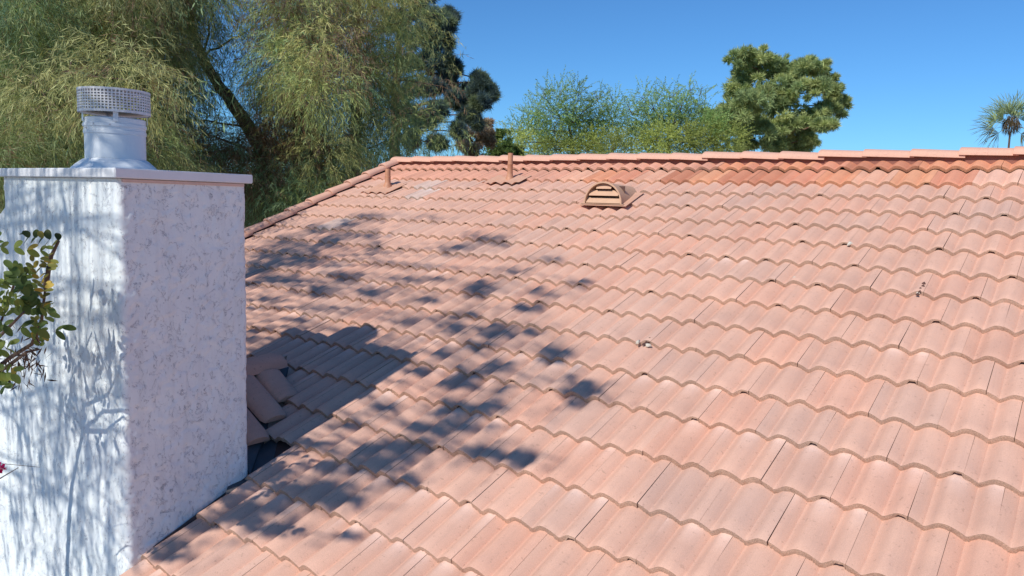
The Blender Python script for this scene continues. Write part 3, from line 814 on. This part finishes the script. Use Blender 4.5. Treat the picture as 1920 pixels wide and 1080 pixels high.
pine('pine_tree', 'bushy sunlit pine standing alone above the middle of the ridge',
     [(1395, 118, 30), (1430, 110, 26), (1450, 130, 30), (1400, 150, 30), (1380, 170, 24), (1440, 165, 32), (1500, 130, 30), (1530, 130, 26), (1482, 160, 30), (1520, 165, 28), (1550, 150, 20), (1565, 175, 22), (1578, 195, 18),
      (1470, 195, 32), (1410, 200, 36), (1370, 215, 32), (1340, 222, 22), (1385, 240, 34), (1430, 240, 34), (1480, 230, 34), (1530, 215, 34), (1560, 205, 26), (1545, 235, 20), (1510, 240, 26), (1400, 268, 26), (1450, 270, 30), (1490, 268, 30), (1520, 262, 14)],
     34, [(1450, 285, 34.5), (1445, 230, 34.5), (1452, 150, 34.5)], .26, PG, .26, .032, .62, .9, 12, .35, None, 'tree', BARKR, 11, 1.4, 18, (.18, .42))
BRN = [np.array([.42, .31, .20]), np.array([.36, .28, .17])]
pine('dry_bush', 'dry brown bush poking up behind the ridge next to the dark pine', [(908, 234, 18), (895, 250, 26), (880, 280, 26), (912, 262, 20), (870, 262, 16)], 24, [(895, 290, 24.3), (895, 270, 24.3)], .08, BRN, .14, .016, .7, .3, 13, .5, None, 'bush', BARK)
LG = [np.array([.15, .22, .06]), np.array([.13, .20, .055])]
pine('green_shrub', 'bright green shrub peeping over the ridge beside the brown bush', [(935, 255, 20), (950, 275, 22), (925, 285, 20), (965, 285, 16)], 27, [(945, 300, 27.3), (945, 280, 27.3)], .06, LG, .09, .025, .7, .4, 14, .3, None, 'shrub', BARK)

def airy_tree(label, clumps, D, tr, r0, seed, dens=1.0, low=()):
    tp = [at(*q) for q in tr]; g0 = tp[0].copy(); g0[2] = -3.6
    e = tag(empty('feathery_tree', tuple(g0)), label, 'tree', 'feathery trees behind the ridge')
    mb = MB(); path = trunk(mb, [g0]+tp, r0, r0*.5); cr = Crown(); tips = []; rs = np.random.default_rng(seed)
    for (px, py, rp, k) in clumps:
        d_ = D+rs.normal(0, .9); c = at(px, py, d_); r = rp/F*d_; tips.append(c)
        n = int(105*dens*k*(rp/25)**2)
        P, dr = ell(n, c, (r, r, r*.85), .9)
        D0 = norm(dr*.7+np.array([0, 0, .55])+rng.normal(0, .5, (n, 3)))
        col = (np.array([.27, .40, .13]) if k < 1.4 else np.array([.40, .46, .12]))*rs.uniform(.8, 1.2)
        strands(cr, P, D0, rng.uniform(.4, .9, n), 5, 24, .075, .026, .10, np.repeat(col[None], n, 0), .014, .008, .0, .6)
        for q in range(4): limbs(mb, tuple(c), [tuple(c+norm(rs.normal(size=3)+np.array([0, 0, 1.1]))*r*1.3) for _ in range(1)], .006, int(seed*7+px+q), .2, .004, 4)
    for i, tpn in enumerate(tips): pass
    limbs(mb, path[-6:], tips, r0*.16, seed, .12, .008, 5)
    o = mb.build('trunk', BARK, e, True); o.matrix_parent_inverse = Matrix.Translation(-Vector(e.location))
    cr.build('crown', LEAF, e); return e
airy_tree('left one of two feathery trees with sky showing through behind the ridge',
          [(975, 245, 22, .8), (1003, 215, 22, .8), (1020, 185, 18, .6), (1050, 180, 20, .8), (1085, 180, 20, .8), (1120, 190, 16, .6), (1150, 195, 16, .6), (1040, 215, 26, 1), (1080, 220, 28, 1.1), (1120, 225, 26, .9), (1150, 230, 26, 1), (1000, 250, 26, 1.1), (1040, 255, 28, 1.2), (1085, 260, 28, 1.3), (1125, 262, 28, 1.4), (960, 272, 22, 1.4), (1000, 282, 24, 1.6), (1050, 285, 24, 1.8), (1100, 285, 24, 1.8), (1150, 280, 26, 1.8)],
          29, [(1075, 300, 29.5), (1072, 270, 29.5), (1068, 235, 29.5)], .12, 21)
airy_tree('right one of two feathery trees with taller sprigs touching the sunlit pine',
          [(1185, 215, 20, .7), (1205, 185, 18, .6), (1225, 205, 24, .9), (1255, 185, 20, .7), (1275, 205, 24, .9), (1295, 170, 16, .5), (1312, 180, 14, .5), (1310, 215, 22, .8), (1210, 235, 28, 1.1), (1250, 235, 28, 1.1), (1290, 240, 28, 1.2), (1325, 245, 28, 1.3), (1190, 262, 28, 1.4), (1235, 268, 28, 1.6), (1280, 268, 28, 1.9), (1325, 270, 30, 2.4), (1360, 268, 26, 2.4), (1215, 285, 24, 1.8)],
          30, [(1255, 300, 30.5), (1250, 270, 30.5), (1258, 240, 30.5)], .12, 22)

# palm
pc = at(1896, 228, 44); e = tag(empty('palm_tree', (pc[0], pc[1], -3.6)), 'fan palm with shaggy fronds at the right edge of the picture above the ridge', 'palm')
mb = MB(); mb.tube([(pc[0], pc[1], -3.6), (pc[0]+.05, pc[1], -1.0), (pc[0], pc[1], pc[2]-.6)], [.16, .08, .05], 12)
o = mb.build('trunk', BARK, e, True); o.matrix_parent_inverse = Matrix.Translation(-Vector(e.location))
rt = CR[0]; upv = np.array([0, 0, 1.0]); fw = np.array([CR[2][0], CR[2][1], 0])
fr = [(-18, 1.2, .3), (8, 1.25, -.3), (24, 1.15, .5), (48, 1.2, .4), (-50, 1.1, .5), (-10, 1.15, 0), (-38, 1.0, .3), (-72, 1.35, 0), (-60, 1.2, -.4), (38, 1.2, -.2), (62, 1.3, .2), (80, 1.3, 0), (-95, 1.25, .3), (100, 1.3, -.3), (-25, 1.2, -.5), (28, 1.1, .6), (0, 1.1, .6), (-118, 1.1, 0), (122, 1.1, 0)]
for ang, ln, fz in fr:
    a = math.radians(ang); d = rt*math.sin(a)+upv*math.cos(a)+fw*fz; d = d/np.linalg.norm(d)
    mbf = MB(); p0 = pc+np.array([0, 0, -.2]); hub = p0+d*ln*.68+np.array([0, 0, -.1*abs(math.sin(a))])
    cr = Crown(); n = 20
    s = norm(np.cross(d, CR[2]))
    ang2 = np.linspace(-1.1, 1.1, n); Dd = norm(np.outer(np.cos(ang2), d)+np.outer(np.sin(ang2), s)+np.array([0, 0, -.03])+rng.normal(0, .05, (n, 3)))
    col = np.repeat(np.array([[.34, .42, .20]]) if abs(ang) < 85 else np.array([[.17, .15, .07]]), n, 0)*rng.normal(1, .12, (n, 1))
    L1 = 1.15*rng.uniform(.8, 1.1, n)
    V, Q, T = blades(np.repeat(hub[None], n, 0), Dd, L1*.75, .055, col); cr.add(V, Q, T)
    tipd = norm(Dd+np.array([0, 0, -.35])); V, Q, T = blades(hub+Dd*(L1*.55)[:, None], tipd, L1*.6, .03, col*.9); cr.add(V, Q, T)
    pet = norm(np.array([hub-p0])); V, Q, T = blades(p0[None]-pet*.1, pet, [np.linalg.norm(hub-p0)*1.6], .05, np.array([[.22, .22, .09]])); cr.add(V, Q, T)
    cr.build('frond', LEAF, e)
cr = Crown(); P, dr = ell(500, pc+np.array([0, 0, -.05]), (.42, .42, .5), .6)
V, Q, T = blades(P, norm(dr*.3+np.array([0, 0, -1])+rng.normal(0, .2, (500, 3))), .4, .03, np.repeat(np.array([[.13, .09, .045]]), 500, 0)*rng.normal(1, .2, (500, 1))); cr.add(V, Q, T)
cr.build('dead_leaf_skirt', LEAF, e)

# understorey behind the gable
def bush(name, label, cat, clumps, D, cols, leafl, leafw, dens, seed, dj=.5, group=None):
    return pine(name, label, clumps, D, [(clumps[0][0], clumps[0][1]+20, D+.3), (clumps[0][0], clumps[0][1], D+.3)], .06, cols, leafl, leafw, dens, dj, seed, .2, group, cat, BARK, 8)
DG = [np.array([.06, .09, .03]), np.array([.085, .10, .035]), np.array([.05, .075, .04])]
bush('hedge', 'dark green hedge of low bushes seen through the hanging branches by the gable', 'hedge',
     [(x, 385+random.uniform(-15, 25), 30) for x in range(455, 680, 22)]+[(x, 420+random.uniform(-10, 40), 34) for x in range(440, 600, 24)], 17.5, DG, .10, .03, .7, 15)

# neighbouring house behind the trees
nb = at(560, 360, 26); ne = tag(empty('neighbour_house', (nb[0], nb[1], -3.6)), 'pale neighbouring house with a red tiled roof glimpsed through the weeping trees', 'house')
dirx = CR[0].copy(); dirx[2] = 0; dirx /= np.linalg.norm(dirx); diry = np.array([-dirx[1], dirx[0], 0])
def NP(a, b, z): return tuple(nb*np.array([1, 1, 0])+dirx*a+diry*b+np.array([0, 0, z]))
def npart(mb, name, mat, par=ne):
    o = mb.build(name, mat, par, False); 
    if par == ne: o.matrix_parent_inverse = Matrix.Translation(-Vector(ne.location))
    else: o.matrix_parent_inverse = Matrix.Identity(4)
    return o
mb = MB()
P = [NP(-6, 0, -3.6), NP(4, 0, -3.6), NP(4, 7, -3.6), NP(-6, 7, -3.6), NP(-6, 0, .5), NP(4, 0, .5), NP(4, 7, .5), NP(-6, 7, .5)]
mb.add(P, [(0, 1, 5, 4), (1, 2, 6, 5), (2, 3, 7, 6), (3, 0, 4, 7)]); npart(mb, 'wall', NWALL)
mb = MB(); V = []; Fs = []
for j, (b, z) in enumerate(((-.5, .42), (3.5, 1.75), (7.5, .42))):
    for i in range(101): V.append(NP(-6.6+11.2*i/100, b, z+(.05 if i % 2 else 0)))
for j in range(2):
    for i in range(100): a = j*101+i; Fs.append((a, a+1, a+102, a+101))
mb.add(V, Fs); npart(mb, 'roof', CAPM)
GL = plain('dark_window_glass', (.04, .05, .06), .1, .05)
for a in (-4, -.8, 2):
    mb = MB()
    q = [NP(a-.05, -.03, -1.55), NP(a+1.25, -.03, -1.55), NP(a+1.25, -.03, -.25), NP(a-.05, -.03, -.25)]; q2 = [tuple(np.array(v)+diry*.05) for v in q]
    mb.add(q+q2, [(0, 1, 2, 3), (7, 6, 5, 4)]+[(i, i+4, (i+1) % 4+4, (i+1) % 4) for i in range(4)]); wo = npart(mb, 'window', WHITE)
    mb = MB(); q = [NP(a+.03, -.036, -1.47), NP(a+1.17, -.036, -1.47), NP(a+1.17, -.036, -.33), NP(a+.03, -.036, -.33)]; q2 = [tuple(np.array(v)+diry*.003) for v in q]
    mb.add(q+q2, [(0, 1, 2, 3), (7, 6, 5, 4)]+[(i, i+4, (i+1) % 4+4, (i+1) % 4) for i in range(4)]); o = mb.build('pane', GL, wo); o.matrix_parent_inverse = Matrix.Identity(4)
# pale block wall beyond the gable
BLK = plain('pale_block_wall', (.62, .58, .52), .9, .1, 5, 0, .004)
mb = MB(); q0 = at(455, 395, 19.5); q1 = at(760, 395, 19.5)
V = [(q0[0], q0[1], -3.6), (q1[0], q1[1], -3.6), (q1[0], q1[1], -.15), (q0[0], q0[1], -.15)]; V2 = [(x-.1, y+.17, z) for x, y, z in V]
mb.add(V+V2, [(0, 1, 2, 3), (7, 6, 5, 4)]+[(i, i+4, (i+1) % 4+4, (i+1) % 4) for i in range(4)])
o = mb.build('block_wall', BLK); tag(o, 'pale block garden wall glimpsed below the branches past the gable', 'wall')

# shrub in front of the chimney
sb = np.array([-4.25, -2.75, -3.6]); e = tag(empty('leafy_shrub', tuple(sb)), 'shrub with paired oval leaves, some yellowing, in front of the white chimney', 'shrub')
mb = MB(); cr = Crown(); rs = np.random.default_rng(5)
def wp(px, py, y=-2.52): d = ray(px, py); t = (y-CP[1])/d[1]; return CP+t*d
fork = wp(-20, 700, -2.6)
mb.tube([sb, sb+(.02, .05, 1.5), wp(-60, 820, -2.65), fork], [.035, .03, .022, .018], 8)
stems = [[fork, wp(20, 670), wp(60, 645), wp(78, 600), wp(85, 540), wp(88, 500)], [fork, wp(10, 690, -2.62), wp(50, 660, -2.6), wp(72, 655)], [wp(85, 540), wp(96, 480), wp(110, 452)], [fork, wp(-5, 620), wp(15, 570), wp(30, 520)], [fork, wp(-10, 640, -2.65), wp(20, 610, -2.7), wp(45, 585, -2.7)], [fork, wp(0, 690), wp(20, 720)]]
for st_ in stems: mb.tube([tuple(p) for p in st_], [.009*(1-i/len(st_))+.0025 for i in range(len(st_))], 6)
o = mb.build('stem', BARK, e, True); o.matrix_parent_inverse = Matrix.Translation(-Vector(e.location))
def sprig(a, b, n, ll, col, yel=0.0):
    a = np.asarray(a); b = np.asarray(b); ax = (b-a)/np.linalg.norm(b-a); P = []; D_ = []; N_ = []; Lc = []
    vw = norm(CP-a); sd = norm(np.cross(ax, vw))
    for i in range(n):
        for s_ in (-1, 1):
            t = (i+.6)/n; P.append(a+(b-a)*t+np.array((0, 0, -.02*t*t))); D_.append(norm(sd*s_*.75+ax*.8+rs.normal(0, .15, 3))); N_.append(norm(vw*.7+np.array((0, -.2, .8))+rs.normal(0, .35, 3)))
            c = np.array(col)*rs.normal(1, .2)
            if rs.random() < yel: c = np.array((.42, .30, .05))*rs.normal(1, .2)
            Lc.append(np.clip(c, .01, .8))
    P.append(b); D_.append(ax); N_.append(norm(vw+np.array((0, 0, .6)))); Lc.append(np.array(col))
    n2 = len(P); L = ll*rs.uniform(.75, 1.15, n2); V, Q, T = ovals(P, D_, L, L*.58, Lc, N_); cr.add(V, Q, T)
DGR = (.12, .17, .04); MGR = (.25, .29, .06)
sprig(wp(118, 452), wp(48, 438), 5, .05, (.07, .085, .022), .08)
for q in range(16):
    x, y = [(15, 540), (40, 545), (25, 585), (55, 560), (10, 600), (60, 590), (-5, 560), (30, 620), (50, 615), (5, 640)][q % 10]
    x += rs.uniform(-22, 12); y += rs.uniform(-14, 14)
    sprig(wp(x, y, -2.55-.1*rs.random()), wp(x+rs.uniform(-55, 45), y-rs.uniform(-10, 45), -2.55-.15*rs.random()), 5, .048, DGR if q % 2 else MGR, .03)
for (x, y, X, Y) in ((80, 540, 62, 490), (85, 505, 95, 478), (80, 560, 86, 520), (70, 520, 40, 505), (75, 545, 30, 530), (82, 590, 80, 560), (20, 575, -25, 520), (75, 655, 70, 600), (62, 640, 82, 620)):
    sprig(wp(x, y), wp(X, Y, -2.58), 4, .042, MGR if x < 76 else (.20, .20, .045), .3 if x > 76 else .08)
sprig(wp(-12, 690), wp(12, 722, -2.6), 3, .05, DGR)
sprig(wp(-15, 720), wp(8, 705, -2.6), 3, .05, DGR)
for q in range(26):                                           # leaves of the same shrub just outside the frame
    a = wp(rs.uniform(-190, -10), rs.uniform(430, 720), rs.uniform(-2.9, -2.45)); sprig(a, a+rs.normal(0, .09, 3)+np.array((.04, 0, .03)), 5, .05, DGR if q % 2 else MGR, .05)
cr.build('leaves', LEAF, e)
# dead brown leaves caught under it
cr = Crown(); n = 130; P = np.array([wp(rs.normal(45, 22), rs.normal(668, 26), rs.uniform(-2.68, -2.5)) for _ in range(n)])
V, Q, T = blades(P, norm(rs.normal(0, .6, (n, 3))+np.array((0, 0, -.8))), .05, .008, np.repeat(np.array([[.10, .06, .04]]), n, 0)*rs.normal(1, .3, (n, 1)).clip(.3, 2)); cr.add(V, Q, T)
cr.build('dead_leaves', LEAF, e)

# pink blossom at the left edge
p = wp(-2, 878, -2.75); e = tag(empty('flowering_plant', (p[0]-.1, p[1]-.05, -3.6)), 'bright pink blossom on a thin bare twig at the left edge below the shrub', 'flower')
mb = MB(); mb.tube([(p[0]-.1, p[1]-.05, -3.6), tuple(wp(-40, 1000, -2.8)), tuple(wp(-30, 915, -2.75)), tuple(wp(34, 877, -2.7))], [.008, .006, .004, .0015], 6)
mb.tube([tuple(wp(-30, 915, -2.75)), tuple(p)], [.003, .002], 6); mb.tube([tuple(wp(-10, 868, -2.7)), tuple(wp(75, 876, -2.6))], [.0015, .001], 5)
o = mb.build('stem', BARK, e, True); o.matrix_parent_inverse = Matrix.Translation(-Vector(e.location))
cr = Crown(); n = 26; D_ = norm(rs.normal(size=(n, 3))); L = np.full(n, .022)
V, Q, T = ovals(np.repeat(p[None], n, 0)+D_*.008, D_, L, L*.8, np.repeat(np.array([[.70, .03, .18]]), n, 0), norm(np.cross(D_, rs.normal(size=(n, 3)))), 4); cr.add(V, Q, T)
o = cr.build('petals', LEAF, e)

# ------------------------------------------------------------------ trees on the near side whose shade falls on the roof and chimney
BL = [(480,895,40,10),(610,935,46,10),(700,870,40,9),(450,962,34,9),(770,835,44,10),(590,830,30,7),(840,760,30,8),(520,990,30,7),(330,1020,24,9),(690,405,24,7),(652,420,22,7),(800,405,20,5),(600,428,26,7),(540,452,40,11),(500,474,38,13),(612,456,34,9),(482,500,30,14),(700,440,20,5),(560,482,40,12),(520,520,36,8),(640,440,26,7),(700,460,20,5),
 (905,446,34,8),(850,464,30,7),(935,456,14,4),(1035,482,12,5),(962,506,15,6),(900,532,30,9),(880,548,24,7),(1090,530,18,5),(1040,552,20,5),(985,572,26,8),(870,590,24,6),(935,618,36,15),(900,648,28,10),(850,612,20,9),
 (1040,656,26,13),(1085,730,28,16),(935,682,26,9),(880,704,25,12),(932,722,14,8),(800,560,26,6),(760,525,26,6),(700,548,30,7),(640,515,34,7),(590,545,34,7),(500,560,30,6),(850,720,30,9),(905,762,32,12),(862,792,24,9),(925,850,32,9),(975,856,22,8),(885,850,18,7),
 (800,800,30,9),(720,762,20,6),(650,792,22,6),(600,872,26,7),(680,872,26,7),(620,912,28,7),(560,922,44,12),(482,950,34,9),(430,932,24,8),(740,860,20,6),(520,880,24,6),(780,690,24,8),(830,660,24,7),(990,620,16,6),(1000,540,20,4),(820,520,22,5),(760,600,20,4),(560,600,20,4),(700,840,30,7),(760,900,24,6),(380,980,30,8),(310,1040,26,8),(640,1000,20,5),(540,830,26,7),(600,690,10,5)]
rs = np.random.default_rng(9)
e = tag(empty('shade_tree', (-6.9, -5.6, -3.6)), 'leafy tree out of frame that dapples the tiles beside the chimney with shade', 'tree')
mb = MB(); pth = trunk(mb, [(-6.9, -5.6, -3.6), (-6.8, -5.4, .5), (-6.6, -5.3, 3.0), (-6.4, -5.2, 5.6)], .16, .06)
cr = Crown(); tips = []
for (px, py, rx, ry) in BL:
    if py > 990 or px < 0: dens = .7
    else: dens = 1.0
    dens *= .75 if (py > 820 or px > 760) else .9
    pts = []; kx = max(4, int(dens*rx*ry/(7.5 if px < 720 and py < 560 else 11)))
    for _ in range(kx):
        x = rs.normal(px, rx*.55); y = rs.normal(py, ry*.6)
        for _ in range(7):
            xx = x+rs.normal(0, 7); yy = y+rs.normal(0, 2.6)
            if yy > 345: pts.append(roofpt(xx, yy, 0))
    if not pts: continue
    P = np.array(pts); s_ = (P[:, 1]+4.9)/SUN[1]
    P = P-SUN[None]*(s_+rs.normal(0, .2, len(P)))[:, None]
    tips.append(tuple(P.mean(0)))
    m = len(P); D_ = norm(rs.normal(size=(m, 3)))
    V, Q, T = blades(P-D_*.03, D_, .07*rs.uniform(.6, 1.5, m), .034, np.repeat(np.array([[.08, .12, .03]]), m, 0), None); cr.add(V, Q, T)
    k2 = int(m*.4); pts = [roofpt(rs.normal(px, rx*1.3+8), max(350, rs.normal(py, ry*1.5+3)), 0) for _ in range(k2)]   # thinner, higher twigs: soft half shade
    P2 = np.array(pts); P2 = P2-SUN[None]*((P2[:, 1]+4.9)/SUN[1]+rs.uniform(1.2, 4.0, k2))[:, None]; D_ = norm(rs.normal(size=(k2, 3)))
    V, Q, T = blades(P2, D_, .075*rs.uniform(.6, 1.4, k2), .030, np.repeat(np.array([[.08, .12, .03]]), k2, 0), None); cr.add(V, Q, T)
limbs(mb, pth[4:], tips, .007, 3, .12, .0055, 5)
o = mb.build('trunk', BARK, e, True); o.matrix_parent_inverse = Matrix.Translation(-Vector(e.location))
cr.build('crown', LEAF, e)
# willowy tree close to the chimney front: hanging strands
e = tag(empty('willowy_tree', (-6.3, -6.9, -3.6)), 'willowy tree out of frame that streaks the chimney face with shade', 'tree')
mb = MB(); pth = trunk(mb, [(-6.3, -6.9, -3.6), (-6.2, -6.7, 0), (-6.0, -6.4, 3.0), (-5.7, -6.2, 5.0)], .12, .05)
cr = Crown(); FC = [(18,440,30,110),(72,380,16,60),(118,400,10,70),(142,500,10,50),(160,640,22,40),(192,620,7,60),(40,780,45,60),(120,770,36,50),(90,860,45,60),(172,880,26,70),(28,950,34,60),(150,990,34,50),(212,1000,14,60),(100,690,34,30),(218,860,7,60),(90,1050,45,26),(50,590,34,50),(10,330,20,30),(100,330,16,20)]
P = []
def facept(px, py, y): d = ray(px, py); return CP+d*((y-CP[1])/d[1])
for (px, py, rx, ry) in FC:
    for _ in range(int(3+rx*ry/85)): P.append(facept(rs.normal(px, rx*.55), rs.normal(py-ry*.4, ry*.5), YC1)-SUN*rs.uniform(3.6, 5.6))
for (px, py, rx, ry) in ((232,262,24,34),(205,190,60,14),(250,215,20,10),(190,250,6,20),(160,245,6,30)):
    for _ in range(int(2+rx*ry/90)): P.append(facept(rs.normal(px, rx*.5), rs.normal(py-ry*.6, ry*.5), -2.02)-SUN*rs.uniform(3.0, 4.6))
P = np.array(P); n = len(P); D0 = norm(rs.normal(0, .6, (n, 3))+np.array((0, 0, -.7)))
strands(cr, P, D0, rs.uniform(.18, .42, n), 5, 9, .085, .020, .25, np.repeat(G1[None], n, 0), .02, .008, 1.2, .6)
cl = [(x_, -5.4-.5*(i_ % 2), 4.75+.25*(i_ % 3)) for i_, x_ in enumerate(np.linspace(-5.3, -3.5, 14))]
for p in P[::3]: mb.tube([(p[0]+rs.normal(0, .05), p[1], max(4.8, p[2]+.4)), tuple(p)], [.0045, .0025], 5)
limbs(mb, pth[-1], cl, .012, 5, .1, .006, 5)
# two long bare shoots whose shadow crosses the chimney corner
def onface(x, z, back): return np.array((x, YC1, z))-SUN*back
mb.tube([tuple(onface(-3.50, -1.3, 4.6)), tuple(onface(-3.42, -.6, 4.5)), tuple(onface(-3.36, -.1, 4.5)), tuple(onface(-3.25, .35, 4.4))], [.013, .011, .008, .004], 6)
mb.tube([tuple(onface(-3.36, -.1, 4.5)), tuple(onface(-3.45, .25, 4.5)), tuple(onface(-3.50, .6, 4.5))], [.004, .003, .002], 6)
o = mb.build('trunk', BARK, e, True); o.matrix_parent_inverse = Matrix.Translation(-Vector(e.location))
cr.build('crown', LEAF, e)
